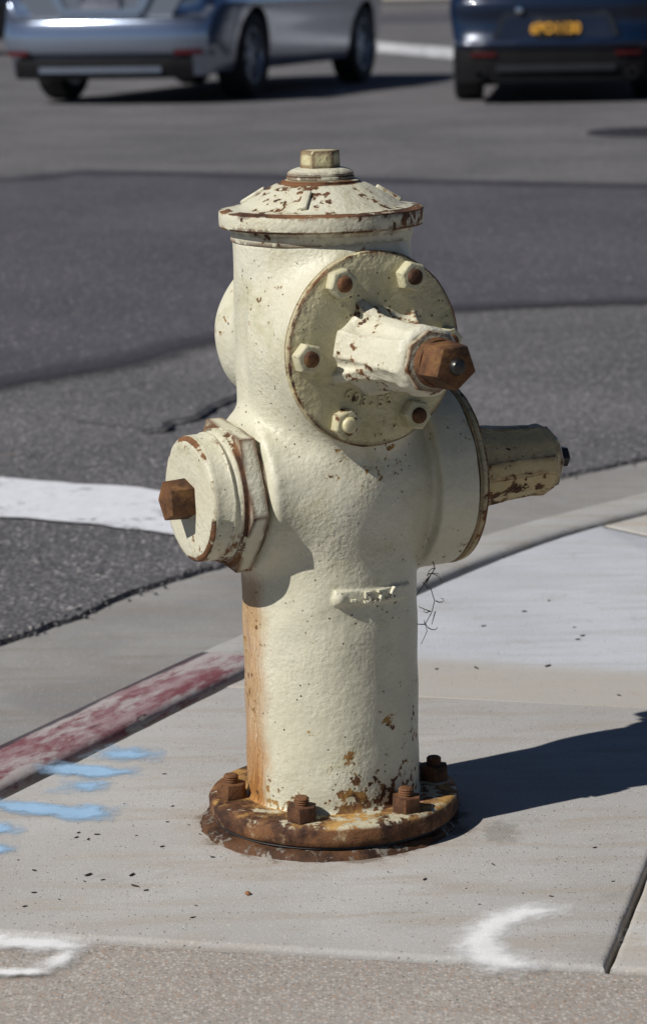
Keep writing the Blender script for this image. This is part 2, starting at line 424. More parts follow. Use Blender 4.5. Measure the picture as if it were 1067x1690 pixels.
# road: one sheet whose near edge is the ragged break along the gutter
edge_pts = []
ens = line_normals(GUT_EDGE)
for (p, q) in zip(GUT_EDGE, ens):
    k = .012 + .012 * mnoise.noise(Vector((p[0] * 14, p[1] * 14, 3))) + .012 * mnoise.noise(Vector((p[0] * 50, p[1] * 50, 9)))
    k += .03 * max(0, mnoise.noise(Vector((p[0] * 5, p[1] * 5, 2))) - .25)
    edge_pts.append((p[0] + q[0] * k, p[1] + q[1] * k))
bm = bmesh.new()
top = [bm.verts.new((x, y, ROAD_Z)) for x, y in edge_pts]
low = [bm.verts.new((x - q[0] * .012, y - q[1] * .012, ROAD_Z - .022)) for (x, y), q in zip(edge_pts, ens)]
back = [bm.verts.new((p[0] + q[0] * .10, p[1] + q[1] * .10, ROAD_Z)) for p, q in zip(GUT_EDGE, ens)]
far = [bm.verts.new((p[0] - 60 + 2.5 * (p[0] + 5) , 450 - 12 * max(0, -p[1]), ROAD_Z)) for p in GUT_EDGE]
farl = bm.verts.new((-350, -60, ROAD_Z)); farm = bm.verts.new((-350, 450, ROAD_Z)); farr = bm.verts.new((350, 100, ROAD_Z)); fart = bm.verts.new((350, 450, ROAD_Z))
for i in range(len(top) - 1):
    bm.faces.new((low[i], low[i + 1], top[i + 1], top[i])); bm.faces.new((top[i], top[i + 1], back[i + 1], back[i])); bm.faces.new((back[i], back[i + 1], far[i + 1], far[i]))
bm.faces.new((back[0], far[0], farm, farl)); bm.faces.new((back[-1], farr, fart, far[-1]))
road = link('road', bm_mesh_up(bm, 30), M_asph); tag(road, kind='structure')

def sheet(name, poly, z, mat, parent=None, ragged=0.0, step=.05, seed=1, kind='structure'):
    pts = resample(poly + [poly[0]], step)[:-1]
    bm = bmesh.new(); vs = []
    for x, y in pts:
        kx = ragged * mnoise.noise(Vector((x * 11, y * 11, seed))); ky = ragged * mnoise.noise(Vector((x * 11, y * 11, seed + 7)))
        vs.append(bm.verts.new((x + kx, y + ky, z)))
    bm.faces.new(vs); bmesh.ops.triangulate(bm, faces=bm.faces[:])
    o = link(name, bm_mesh_up(bm, 30), mat, parent)
    if kind and parent is None: o['kind'] = kind
    return o

patch_poly = [(-9, 12.2), (-1.68, 10.9), (-1.35, 11.8), (.35, 10.6), (1.13, 10.15), (2.2, 9.6), (2.6, 8.2), (1.9, 7.1), (4, 6.6), (4, 5.6), (1.03, 5.37), (.32, 5.27), (-.276, 4.81), (-.558, 4.25), (-.85, 3.92), (-2.6, 2.4), (-9, -3)]
sheet('road_patch', patch_poly, ROAD_Z + .004, M_patch, road, .05, .15)
M_tar = simple('tar_seal', (.018, .018, .022), .8)
M_tarw = worn_paint('worn_tar', (.078, .077, .087), keep=.50, scale=12, soft=.22, speck=120)
def strip(name, pts, w, z, mat, parent, ragged=.02, step=.06, fr=13):
    pts = resample(pts, step); ns = line_normals(pts); vs, fs = [], []
    for i, (p, q) in enumerate(zip(pts, ns)):
        k = 1 + .5 * mnoise.noise(Vector((p[0] * 6, p[1] * 6, 4))); o = ragged * mnoise.noise(Vector((p[0] * 13, p[1] * 13, 8)))
        for s in (-.5, .5): vs.append((p[0] + q[0] * (w * k * s + o), p[1] + q[1] * (w * k * s + o), z))
    for i in range(len(pts) - 1): fs.append((2 * i, 2 * i + 1, 2 * i + 3, 2 * i + 2))
    bm = bmesh.new(); V = [bm.verts.new(v) for v in vs]
    for f in fs: bm.faces.new([V[i] for i in f])
    return link(name, bm_mesh_up(bm, 30), mat, parent)
strip('crack', [(-.425, 3.16), (-.39, 3.17), (-.36, 3.27), (-.31, 3.36), (-.27, 3.50), (-.21, 3.65), (-.12, 3.80)], .024, ROAD_Z + .0095, M_tar, road, .03, .02)
strip('crack', [(-.72, 3.42), (-.55, 3.30), (-.43, 3.17)], .012, ROAD_Z + .0097, M_tarw, road, .03, .02)
M_white = worn_paint('worn_white_road_paint', (.62, .63, .67), keep=.415, scale=7, soft=.07, speck=60)
M_white2 = worn_paint('thin_white_road_paint', (.60, .61, .63), keep=.44, scale=7, soft=.08, speck=60)
sheet('limit_line', [(-5, 4.97), (-.70, 2.62), (-.525, 2.535), (-.34, 2.44), (-.08, 2.31), (-.03, 2.02), (-.10, 1.90), (-.285, 2.0), (-.46, 2.12), (-.65, 2.215), (-5, 4.55)], ROAD_Z + .005, M_white, road, .018, .03)
sheet('limit_line', [(.73, 38.64), (4.5, 22.5), (4.2, 18.6), (.63, 33.42)], ROAD_Z + .005, M_white2, road, .02, .5)
sheet('lane_dash', [(-.06, 20.26), (.33, 21.29), (.36, 20.54), (-.03, 19.68)], ROAD_Z + .005, worn_paint('faded_white_road_paint', (.34, .34, .35), keep=.5, scale=7, soft=.10, speck=60), road, .02, .3)
sheet('far_road_band', [(-30, 55), (40, 49), (40, 62), (-30, 70)], ROAD_Z + .004, M_patch, road, .05, 2)

# gutter pan, kerb, red kerb paint
def between(line_a, za, line_b, zb, n):
    A = [line_a[int(i * (len(line_a) - 1) / n)] for i in range(n + 1)]
    return A
kerb = link('kerb', sweep(KERB_IN, [(0.017, -.12), (0.017, -.016), (.019, -.006), (.024, -.0015), (.033, .0005), (.06, .001), (.112, -.001), (.124, -.006), (.130, -.016), (.132, -.03), (.140, -.118)], 60, .003), M_kerb); tag(kerb, kind='structure')
ns = line_normals(KERB_IN)
kb = [(p[0] + q[0] * .122, p[1] + q[1] * .122) for p, q in zip(KERB_IN, ns)]
bm = bmesh.new(); rows = []; ki = 0
for p, q in zip(GUT_EDGE, ens):
    ki = max(ki, min(range(ki, min(len(kb), ki + 60)), key=lambda i: math.dist(kb[i], p)))
    k_ = kb[ki]; m_ = ((k_[0] + p[0]) / 2, (k_[1] + p[1]) / 2)
    rows.append([bm.verts.new((*k_, -.116)), bm.verts.new((*m_, -.113)), bm.verts.new((*p, -.1075)), bm.verts.new((p[0] + q[0] * .06, p[1] + q[1] * .06, -.118))])
for a, b in zip(rows[:-1], rows[1:]):
    for j in range(3): bm.faces.new((a[j], b[j], b[j + 1], a[j + 1]))
gutter = link('gutter', bm_mesh_up(bm, 30), M_gut); tag(gutter, kind='structure')

i_end = min(range(len(KERB_IN)), key=lambda i: math.dist(KERB_IN[i], (-.092, .69)))
n = NT('worn_red_kerb_paint'); v = n.oc(); vr = n.mapv(v, (1, 1, 1), (0, 0, -1.087)); vs_ = n.mapv(vr, (.35, 1, 1))
red = n.mix(n.step(n.noise(vs_, 20, 8, .72), .42, .62), (.160, .046, .056), (.30, .22, .225))
red = n.mix(n.ma('MULTIPLY', n.step(n.noise(vs_, 11, 8, .74), .47, .57), .85), red, (.37, .345, .335))
red = n.mul(red, n.mix(n.noise(v, 320, 4, .7), (.70, .70, .70), (1.2, 1.2, 1.2)))
at = n.new('ShaderNodeAttribute'); at.attribute_name = 'across'
lip = n.step(n.ma('ADD', at.outputs['Fac'], n.ma('MULTIPLY_ADD', n.noise(vs_, 14, 5, .7), .22, -.11)), .71, .77)
red = n.mix(n.ma('MULTIPLY', lip, .9), red, (.028, .020, .026))
fw = n.ma('ADD', n.noise(vs_, 22, 7, .7), n.ma('MULTIPLY', n.step(at.outputs['Fac'], .20, .0), -.16))
al = n.step(fw, .345, .385)
bare = n.ma('MULTIPLY', n.step(n.noise(v, 7.5, 3, .5), .60, .615), n.step(at.outputs['Fac'], .70, .85))
al = n.ma('MULTIPLY', al, n.ma('SUBTRACT', 1.0, bare))
tr = n.new('ShaderNodeBsdfTransparent'); mx = n.new('ShaderNodeMixShader')
n.t.links.new(al, mx.inputs[0]); n.t.links.new(tr.outputs[0], mx.inputs[1]); n.t.links.new(n.b.outputs[0], mx.inputs[2]); n.t.links.new(mx.outputs[0], n.out.inputs[0])
M_red = n.fin(red, .75, n.bump(n.noise(v, 300, 4, .7), .7, .0012))
prof = [(.0162, -.014), (.0183, -.0052), (.0235, -.0008), (.033, .0012), (.045, .0018), (.06, .0022), (.085, .0018), (.112, .0006), (.1255, -.005), (.132, -.0155), (.134, -.03), (.141, -.10)]
me = sweep(KERB_IN[:i_end + 1], prof, 60, 0)
at_ = me.attributes.new('across', 'FLOAT', 'POINT')
at_.data.foreach_set('value', [o / .141 for _ in range(i_end + 1) for o, z in prof])
rp = link('red_paint', me, M_red, kerb)

# pavement slabs with recessed joints
def kerb_from(p, q):
    i = min(range(len(KERB_IN)), key=lambda i: math.dist(KERB_IN[i], p)); j = min(range(len(KERB_IN)), key=lambda i: math.dist(KERB_IN[i], q))
    return [(KERB_IN[k][0] - ns[k][0] * .006, KERB_IN[k][1] - ns[k][1] * .006) for k in (range(i, j + 1) if i <= j else range(i, j - 1, -1))]
J1a, J1b = (-.152, .580), (1.585, .067)
def slab(poly, mat, gap=.004, z=0.0, depth=.10, seed=0, jit=.0012):
    cx = sum(p[0] for p in poly) / len(poly); cy = sum(p[1] for p in poly) / len(poly)
    pts = resample(poly + [poly[0]], .02)[:-1]
    if sum(pts[i][0] * pts[(i + 1) % len(pts)][1] - pts[(i + 1) % len(pts)][0] * pts[i][1] for i in range(len(pts))) < 0: pts = pts[::-1]
    L = len(pts); nn = []
    for i in range(L):
        a, b = pts[i - 1], pts[(i + 1) % L]; dx, dy = b[0] - a[0], b[1] - a[1]; l = math.hypot(dx, dy) or 1
        nn.append((-dy / l, dx / l))                 # inward for CCW
    rings = []
    bm = bmesh.new()
    for ins, dz in ((gap, -depth), (gap, -.006), (gap + .0015, -.0022), (gap + .004, -.0006), (gap + .008, 0)):
        ring = []
        for (x, y), (u, w) in zip(pts, nn):
            k = ins + jit * mnoise.noise(Vector((x * 60, y * 60, seed))) + jit * 1.5 * max(0, mnoise.noise(Vector((x * 22, y * 22, seed + 4))))
            ring.append(bm.verts.new((x + u * k, y + w * k, z + dz)))
        rings.append(ring)
    for a, b in zip(rings[:-1], rings[1:]):
        for i in range(L): bm.faces.new((a[i], a[(i + 1) % L], b[(i + 1) % L], b[i]))
    f = bm.faces.new(rings[-1]); bmesh.ops.triangulate(bm, faces=[f])
    return link('slab', bm_mesh_up(bm, 40), mat, pave)
pave = link('pavement', sheet('x', [(-4, -6.7), (-.70, -.469), (-.394, .10), (-.114, .63), (.16, 1.12), (.38, 1.45), (.57, 1.64), (.79, 1.86), (1.21, 2.23), (2.21, 2.88), (30, 11.9), (30, -6.7)], -.022, M_soil, None, 0, .2).data, M_soil)
bpy.data.objects.remove(bpy.data.objects['x']); tag(pave, kind='structure')
CB = (-.603, -.285)
slab(kerb_from(CB, J1a) + [(.489, .409), (.2585, -.470)], M_slab, .0025, seed=1)
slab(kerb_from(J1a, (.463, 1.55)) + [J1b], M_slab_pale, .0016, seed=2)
slab(kerb_from((.463, 1.55), (6, 4.15)) + [(6, -1.6), J1b], M_slab_side, .003, seed=3)
slab([(.489, .409), J1b, (1.9, -.5), (1.2, -.66), (.2585, -.470)], M_slab_side, .003, seed=4)
slab([CB, (.2585, -.470), (1.2, -.66), (1.9, -.5), (6, -1.6), (6, -6), (-3.6, -6)] , M_coarse, .002, -.003, seed=5)

# sprayed survey marks on the pavement
def spray(pts, width, mat, z=.0012, seg=.006, name='sprayed_mark', parent=None):
    """a sprayed stroke: ribbon with a coat that thins out across its width and at both ends"""
    pts = resample(smooth_line(pts, 2), seg); ns = line_normals(pts); vs, fs, co = [], [], []
    cols = (-1, -.8, -.55, -.25, 0, .25, .55, .8, 1); L = len(pts)
    for i, (p, q) in enumerate(zip(pts, ns)):
        e = min(1, min(i, L - 1 - i) * seg / (width[0] * .9)); wv = 1.35 * (width[0] + (width[1] - width[0]) * i / (L - 1))
        wv *= 1 + .25 * mnoise.noise(Vector((p[0] * 30, p[1] * 30, 5)))
        for s in cols:
            vs.append((p[0] + q[0] * wv * .5 * s, p[1] + q[1] * wv * .5 * s, z)); co.append((1 - abs(s)) * e)
    k = len(cols)
    for i in range(L - 1):
        for j in range(k - 1): fs.append((i * k + j, i * k + j + 1, (i + 1) * k + j + 1, (i + 1) * k + j))
    bm = bmesh.new(); V = [bm.verts.new(v) for v in vs]
    for f in fs: bm.faces.new([V[i] for i in f])
    me = bm_mesh_up(bm, 60)
    a = me.attributes.new('coat', 'FLOAT', 'POINT'); a.data.foreach_set('value', co)
    return link(name, me, mat, parent or pave)
M_blue = worn_paint('sprayed_blue_paint', (.30, .47, .66), keep=.36, soft=.36, attr=True, scale=30, alpha=.95)
M_chalk = worn_paint('sprayed_white_paint', (.80, .80, .80), keep=.46, soft=.44, attr=True, scale=45, speck=900, alpha=.88)
spray([(-.30, .285), (-.255, .262), (-.205, .262)], (.060, .055), M_blue)
spray([(-.37, .232), (-.31, .198), (-.262, .187), (-.228, .198)], (.055, .040), M_blue)
spray([(-.335, .150), (-.30, .138), (-.262, .125)], (.060, .055), M_blue)
spray([(-.41, .085), (-.36, .060), (-.30, .038), (-.245, .026)], (.038, .062), M_blue, .0016)
spray([(-.46, .0), (-.40, -.012), (-.345, -.022)], (.055, .050), M_blue)
spray([(-.45, -.075), (-.395, -.083), (-.345, -.090)], (.038, .036), M_blue)
spray([(.245, -.318), (.200, -.312), (.165, -.335), (.142, -.378), (.140, -.425), (.160, -.455), (.20, -.474)], (.040, .066), M_chalk)
spray([(-.45, -.345), (-.36, -.362), (-.30, -.373), (-.235, -.386)], (.044, .050), M_chalk, .0005)
spray([(-.262, -.388), (-.270, -.418), (-.286, -.450)], (.034, .030), M_chalk, .0009)
spray([(-.270, -.452), (-.34, -.450), (-.42, -.444)], (.024, .024), M_chalk, .0013)
spray([(.30, -.36), (.325, -.40), (.335, -.45)], (.08, .09), M_chalk, .0012)

M_seam = worn_paint('soft_tar_seam', (.052, .051, .062), keep=.50, soft=.45, attr=True, scale=9, speck=90, alpha=.65)
spray([(-9, 12.2), (-1.68, 10.85), (-1.35, 11.7), (.35, 10.5), (1.13, 10.05), (2.2, 9.5)], (.42, .38), M_seam, ROAD_Z + .008, .08, 'tar_seam', road)
spray([(-9, -3), (-2.6, 2.42), (-.85, 3.95), (-.558, 4.28), (-.276, 4.84), (.32, 5.30), (1.03, 5.40), (4, 5.62)], (.20, .24), M_seam, ROAD_Z + .0085, .05, 'tar_seam', road)
# ------------------------------------------------------------------ fire hydrant
A_R, A_L = (.90, .436), (-.90, -.436)
B_F, B_B = (.495, -.869), (-.495, .869)
ZA, ZB = .3885, .551

def surface_nets(f, lo, h):
    nx, ny, nz = f.shape; ins = f < 0
    cx, cy, cz = nx - 1, ny - 1, nz - 1
    cnt = np.zeros((cx, cy, cz), np.int8)
    for i in (0, 1):
        for j in (0, 1):
            for k in (0, 1): cnt += ins[i:i + cx, j:j + cy, k:k + cz]
    act = (cnt > 0) & (cnt < 8)
    idx = -np.ones((cx, cy, cz), np.int64); loc = np.argwhere(act); idx[act] = np.arange(len(loc))
    I, J, K = loc.T
    corner = [(i, j, k) for i in (0, 1) for j in (0, 1) for k in (0, 1)]
    val = {c: f[I + c[0], J + c[1], K + c[2]] for c in corner}
    acc = np.zeros((len(loc), 3)); num = np.zeros(len(loc))
    for a in corner:
        for ax in range(3):
            if a[ax] == 0:
                b = list(a); b[ax] = 1; b = tuple(b); va, vb = val[a], val[b]; cr = (va < 0) != (vb < 0)
                t = np.where(cr, va / np.where(cr, va - vb, 1), 0); p = np.zeros((len(loc), 3)); p += a; p[:, ax] = t
                acc[cr] += p[cr]; num[cr] += 1
    V = (loc + acc / num[:, None]) * h + np.array(lo)
    Fs = []
    for ax in range(3):
        sl0 = [slice(None)] * 3; sl1 = [slice(None)] * 3; sl0[ax] = slice(0, -1); sl1[ax] = slice(1, None)
        a, b = ins[tuple(sl0)], ins[tuple(sl1)]
        e = np.argwhere(a != b); fl = a[tuple(e.T)]
        u, w = [(1, 2), (2, 0), (0, 1)][ax]
        ok = (e[:, u] > 0) & (e[:, w] > 0) & (e[:, u] < f.shape[u] - 1) & (e[:, w] < f.shape[w] - 1); e, fl = e[ok], fl[ok]
        def at(du, dw):
            q = e.copy(); q[:, u] -= du; q[:, w] -= dw; return idx[tuple(q.T)]
        q = np.stack([at(1, 1), at(0, 1), at(0, 0), at(1, 0)], 1); q[~fl] = q[~fl][:, ::-1]; Fs.append(q)
    return V, np.concatenate(Fs)
def net_mesh(f, lo, h, ang=60):
    V, F = surface_nets(f, lo, h)
    me = bpy.data.meshes.new('m'); me.vertices.add(len(V)); me.vertices.foreach_set('co', V.astype(np.float32).ravel())
    me.loops.add(F.size); me.loops.foreach_set('vertex_index', F.astype(np.int32).ravel())
    me.polygons.add(len(F)); me.polygons.foreach_set('loop_start', np.arange(0, F.size, 4, dtype=np.int32)); me.update(calc_edges=True); me.validate()
    shade(me, ang); return me
def grid(lo, hi, h):
    ax = [np.arange(a, b, h, dtype=np.float32) for a, b in zip(lo, hi)]
    return np.meshgrid(*ax, indexing='ij')
def smin(a, b, k):
    t = np.clip(.5 + .5 * (b - a) / k, 0, 1); return b * (1 - t) + a * t - k * t * (1 - t)
def capcyl(r, a0, a, a1, rad, rd=0.0):
    """finite cylinder along coordinate a between a0 and a1, radial coordinate r, rounded by rd"""
    dr = r - (rad - rd); da = np.abs(a - (a0 + a1) / 2) - ((a1 - a0) / 2 - rd)
    return np.minimum(np.maximum(dr, da), 0) + np.sqrt(np.maximum(dr, 0) ** 2 + np.maximum(da, 0) ** 2) - rd

H = .002; lo, hi = (-.150, -.152, .028), (.182, .152, .668)
X, Y, Z = grid(lo, hi, H)
rc = np.sqrt(X * X + Y * Y)
f = capcyl(rc, .0, Z, .662, .0975, .002)
# the foot flares into the flange
f = smin(f, capcyl(rc, .0, Z, .035, .106, .003), .009)
aA = X * A_R[0] + Y * A_R[1]; sA = -X * A_R[1] + Y * A_R[0]; rA = np.sqrt(sA ** 2 + (Z - ZA) ** 2)
aB = X * B_F[0] + Y * B_F[1]; sB = -X * B_F[1] + Y * B_F[0]; rB = np.sqrt(sB ** 2 + (Z - ZB) ** 2)
mid = np.sqrt(rA ** 2 + (aA * .95) ** 2) - .1075; f = smin(f, mid, .022)
f = smin(f, capcyl(rA, -.1045, aA, -.03, .0865, .010), .018)
f = smin(f, capcyl(rA, .02, aA, .108, .084, .004), .026)
f = smin(f, capcyl(rA, .090, aA, .1365, .1050, .003), .007)
f = smin(f, capcyl(rB, .02, aB, .0985, .1035, .003), .026)
f = smin(f, capcyl(rB, -.112, aB, -.02, .086, .024), .005)
# date band
az = np.degrees(np.arctan2(X, -Y))
band = np.maximum(np.maximum(np.abs(az - 33) * (.0975 * math.pi / 180) - .0500, np.abs(Z - (.2798 - .00006 * (az - 25))) - .0078), rc - .1010)
band = np.maximum(band, .09 - rc); f = smin(f, band, .0022)
knob = np.sqrt((az - 6.5) ** 2 * (.0975 * math.pi / 180) ** 2 + (Z - .2795) ** 2 + (rc - .0985) ** 2) - .0068
f = smin(f, knob, .004)
f = f + .0007 * np.sin(X * 61 + 2 * np.sin(Z * 37)) * np.sin(Y * 53 + Z * 47)
body_me = net_mesh(f, lo, H)
del X, Y, Z, rc, aA, sA, rA, aB, sB, rB, mid, f, az, band, knob

M_body = paint_mat('chipped_cream_paint', chip=.640, body=True, dirt=.6)
M_part = paint_mat('chipped_cream_paint_worn_edges', chip=.60, edge=1.0, vary=True, dirt=.45)
M_plate = paint_mat('dirty_cream_paint_worn_edges', chip=.61, edge=1.0, vary=True, dirt=1.0, lumps=1.6, tint=(.98, .93, .74), bands=((.0090, .0132, .1034, .21), (.004, .0085, .1035, .08)))
M_nutp = paint_mat('cream_paint_on_nut', chip=.59, edge=.45, vary=True, dirt=1.0, erad=.0026, tint=(.92, .90, .78))
M_letter = paint_mat('cream_paint_on_lettering', chip=.62, vary=True, dirt=1.0, tint=(.98, .93, .74))
M_rib = paint_mat('cream_paint_on_ribs', chip=.555, edge=.4, vary=True, dirt=.8, erad=.0028)
M_capp = paint_mat('rust_edged_cream_paint', chip=.600, edge=.7, vary=True, dirt=.5)
M_topc = paint_mat('cream_paint_on_top_cap', chip=.585, edge=.5, dirt=.6, bands=((.6932, .6958, .100, .20), (.6752, .6770, .107, .20), (.7218, .7248, .039, .24), (.6962, .7210, .0, .035)))
M_ocap = paint_mat('cream_paint_on_outlet_cap', chip=.610, edge=.3, dirt=.5, bands=((.0368, .0412, .0640, .20), (-.001, .0030, .066, .22)))
M_stem = paint_mat('stained_paint_on_stem', chip=.548, edge=.6, vary=True, dirt=1.0, tint=(.86, .73, .52))
M_hous = paint_mat('chalky_paint_on_stem_housing', chip=.568, edge=.35, vary=True, dirt=.3, erad=.004)
M_rust = rust_mat('dark_rust', .72)
M_rustn = rust_mat('rusted_nut', .70, bright=.78, ochre=.25)
M_flange = rust_mat('rusted_flange_with_paint', .648, vary=False, paint=(.46, .42, .30), top=True)
M_stud = rust_mat('grey_rusted_thread', .60, paint=(.40, .36, .30))
M_black = simple('black_gasket', (.012, .012, .013), .6)
M_steel = simple('dark_screw', (.05, .048, .045), .35, Metallic=.8)

hyd = tag(link('fire_hydrant', None), 'stubby cream fire hydrant with chipped paint and rusty bolts standing on the pavement', 'fire hydrant')
hyd.empty_display_size = .1
link('body', body_me, M_body, hyd)
link('base_flange', lathe([(0, .0125), (.1385, .0125), (.1405, .0145), (.1412, .020), (.1410, .031), (.1385, .0352), (.134, .0362), (.118, .0364), (.10, .037), (.06, .037), (0, .037)], 160, 50, .0011, seed=3), M_flange, hyd)
link('gasket', lathe([(0, .009), (.1365, .009), (.1378, .0105), (.1370, .0124), (0, .0124)], 96), M_black, hyd)
# grout bed the hydrant stands on: part of the pavement
vs, fs = [], []; NS = 140; prof = ((.05, .009), (.131, .0088), (.1360, .0078), (.1395, .0050), (.1420, .0016), (.147, -.004))
for j in range(NS):
    a_ = 2 * math.pi * j / NS; left = .5 - .5 * math.cos(a_ - R(20))
    for i, (r, z) in enumerate(prof):
        k = mnoise.noise(Vector((math.cos(a_) * 5, math.sin(a_) * 5, i * .8))) * .003 + mnoise.noise(Vector((math.cos(a_) * 17, math.sin(a_) * 17, i))) * .002
        rr = r + (k + (.010 * left ** 2 if i > 1 else 0)) * (1 if i > 0 else 0)
        vs.append((rr * math.cos(a_), rr * math.sin(a_), z + k * .5 if 0 < i < 5 else z))
for j in range(NS):
    k = (j + 1) % NS
    for i in range(len(prof) - 1): fs.append((j * 6 + i, k * 6 + i, k * 6 + i + 1, j * 6 + i + 1))
bm = bmesh.new(); V = [bm.verts.new(v) for v in vs]
for q in fs: bm.faces.new([V[i] for i in q])
M_grout = rust_mat('rust_stained_grout', .525, vary=False, paint=(.19, .165, .135), bright=.6)
link('grout_bed', bm_mesh_up(bm, 60), M_grout, pave)

# flange bolts: stud with its nut
stud_prof = [(0, 0), (.0086, 0)]
z_ = .004
while z_ < .0235: stud_prof += [(.0086, z_), (.0076, z_ + .0012), (.0086, z_ + .0024)]; z_ += .0026
stud_prof += [(.0080, .0255), (.0065, .0268), (0, .0270)]
stud_me = lathe(stud_prof, 24, 25)
nut_me = prism(6, .0172, .0170, .0013, 0, cham=.0)
for k in range(6):
    a_ = R(192.5 + 60 * k)
    o = link('flange_bolt', stud_me, M_stud, hyd, T((.1178 * math.cos(a_), .1178 * math.sin(a_), .0362)) @ RZ(k * 1.3))
    link('nut', nut_me, M_rust, o, RZ(.35 + k * 1.9))

# top cap
cap_prof = [(0, .660), (.0970, .660), (.0988, .6612), (.0993, .6630), (.0993, .671), (.1002, .6735), (.1020, .6752), (.1098, .6756), (.1112, .6772), (.1115, .684), (.1114, .6915), (.1106, .6936), (.105, .6948),
            (.092, .6962), (.088, .6975), (.084, .7005), (.075, .7065), (.064, .7130), (.054, .7185), (.0475, .7210), (.0435, .7216), (.0425, .7226), (.0425, .7240), (.0405, .7250), (.037, .7252), (0, .7252)]
topcap = link('top_cap', lathe(cap_prof, 160, 35, .0006, seed=5), M_topc, hyd)
link('seal_ring', lathe([(0, .7253), (.0355, .7253), (.0368, .7262), (.0368, .7285), (.0352, .7293), (.0360, .7303), (.0360, .7322), (.0345, .7338), (.031, .7358), (.026, .7375), (0, .738)], 72, 25), M_part, topcap)
link('cap_nut', prism(6, .0222, .0195, .0016, R(8), taper=.97, z0=.7368), M_plate, topcap)
rib_me = box_me(-.016, .015, -.0046, .0046, -.004, .0019, .0018, 3)
for a_ in (R(178), R(2), R(-103), R(80)):
    link('rib', rib_me, M_rib, topcap, RZ(a_) @ T((.0745, 0, .7085)) @ Matrix.Rotation(R(31), 4, 'Y'))

# bonnets with stem housing
bonnet_me = lathe([(0, 0), (.1035, 0), (.1050, .0015), (.1052, .0075), (.1040, .0108), (.1010, .0120), (.080, .0122), (.05, .0124), (0, .0124)], 128, 35, .0007, seed=9)
bnut_me = prism(6, .0170, .0130, .0009, R(12), cham=.0022)
bstud_me = lathe([(0, 0), (.0088, 0), (.0088, .0130), (.0084, .0158), (.0070, .0174), (.0050, .0178), (0, .0180)], 28, 50)
def housing(length, r0, r1, fins, h=.0016, lip=.0045):
    lo, hi = (-.075, -.075, -.010), (.075, .075, length + .012)
    X, Y, Z = grid(lo, hi, h); r = np.sqrt(X * X + Y * Y)
    rad = r0 + (r1 - r0) * np.clip(Z / length, 0, 1)
    f = np.maximum(r - rad, np.maximum(-.004 - Z, Z - length))
    f = smin(f, capcyl(r, -.004, Z, .004, r0 + .008, .002), .020)
    f = smin(f, capcyl(r, length - .014, Z, length, r1 + lip, .003), .008)
    for a_, reach, wd in fins:
        u = X * math.cos(a_) + Y * math.sin(a_); w = -X * math.sin(a_) + Y * math.cos(a_)
        t = np.clip(Z / (length * .80), 0, 1); out = reach + (r1 + .003 - reach) * (1 - (1 - t) ** 2.0)
        fin = np.maximum(np.maximum(np.abs(w) - wd, u - out), np.maximum(-u, np.maximum(-.004 - Z, Z - length * .92)))
        f = smin(f, fin * .8, .012)
    f = f + .0004 * np.sin(X * 120 + 3 * np.sin(Z * 60)) * np.sin(Y * 110 + Z * 80)
    return net_mesh(f, lo, h, 50)
house_f = housing(.108, .036, .0305, [(R(110), .057, .0055), (R(34), .062, .0055), (R(208), .060, .0055), (R(168), .050, .013), (R(322), .056, .0055), (R(268), .046, .010)])
house_r = housing(.130, .047, .0350, [(R(95), .056, .006), (R(268), .062, .007), (R(10), .052, .006), (R(180), .052, .006)], lip=.0012)
def bonnet(d, h, t, house, hl, start):
    o = link('bonnet', bonnet_me.copy(), M_plate, hyd, axis_mat(d, h, t))
    for k in range(6 if start is not None else 0):
        a_ = R(start + 60 * k); p = T((.0862 * math.cos(a_), .0862 * math.sin(a_), .0122))
        q = link('bonnet_bolt', bstud_me.copy(), M_letter if k == 4 else M_rustn if k % 2 else M_rust, o, p)
        c = link('bonnet_nut', bnut_me, M_nutp, o, p @ RZ(k * .55))
    link('stem_housing', house, M_hous if start is not None else M_stem, o, T((0, 0, .0122)))
    return o
bonF = bonnet(B_F, ZB, .0985, house_f, .108, 1)
bonR = bonnet(A_R, ZA, .1370, house_r, .130, None)
# front stem: collar, pentagon nut, screw
zf = .0122 + .108
link('stem_collar', prism(8, .0335, .010, .0022, R(10)), M_capp, bonF, T((0, 0, zf - .002)))
link('stem_nut', join([(prism(5, .0275, .034, .0022, R(128), taper=.90), T((0, 0, .006))), (lathe([(0, 0), (.026, 0), (.0262, .005), (.024, .008), (0, .008)], 48), Matrix())]), M_rustn, bonF, T((0, 0, zf + .010)))
link('stem_screw', lathe([(0, 0), (.0088, 0), (.0088, .004), (.0070, .0068), (.003, .008), (0, .0082)], 28, 40), M_steel, bonF, T((0, 0, zf + .0495)))
zr = .0122 + .130
link('stem_collar', lathe([(0, 0), (.0375, 0), (.0375, .004), (.031, .009), (.022, .0105), (0, .0105)], 8, 25), M_capp, bonR, T((0, 0, zr - .001)))
link('stem_nut', prism(6, .0125, .019, .0012, 0), M_steel, bonR, T((0, 0, zr + .009)))
# cast lettering
def arc_text(s, size, rad, a0, step, depth):
    parts = []
    for i, ch in enumerate(s):
        a_ = a0 + step * i
        parts.append((text_me(ch, size, depth, .0004), T((rad * math.cos(a_), rad * math.sin(a_), 0)) @ RZ(a_ + math.pi / 2)))
    return join(parts)
link('cast_lettering', arc_text('603-53', .0165, .057, R(232), R(10.5), .0011), M_letter, bonF, T((0, 0, .0134)))
dm = text_me('- 5.7.6', .0182, .0022, .0006, 1.2)
w_ = .1021
for vtx in dm.vertices:
    x, y, z = vtx.co; a_ = R(29) + x / w_ ; rr = w_ + z
    vtx.co = (rr * math.sin(a_), -rr * math.cos(a_), .2795 + y - .003 * x)
shade(dm, 30); link('date_lettering', dm, M_body, hyd)

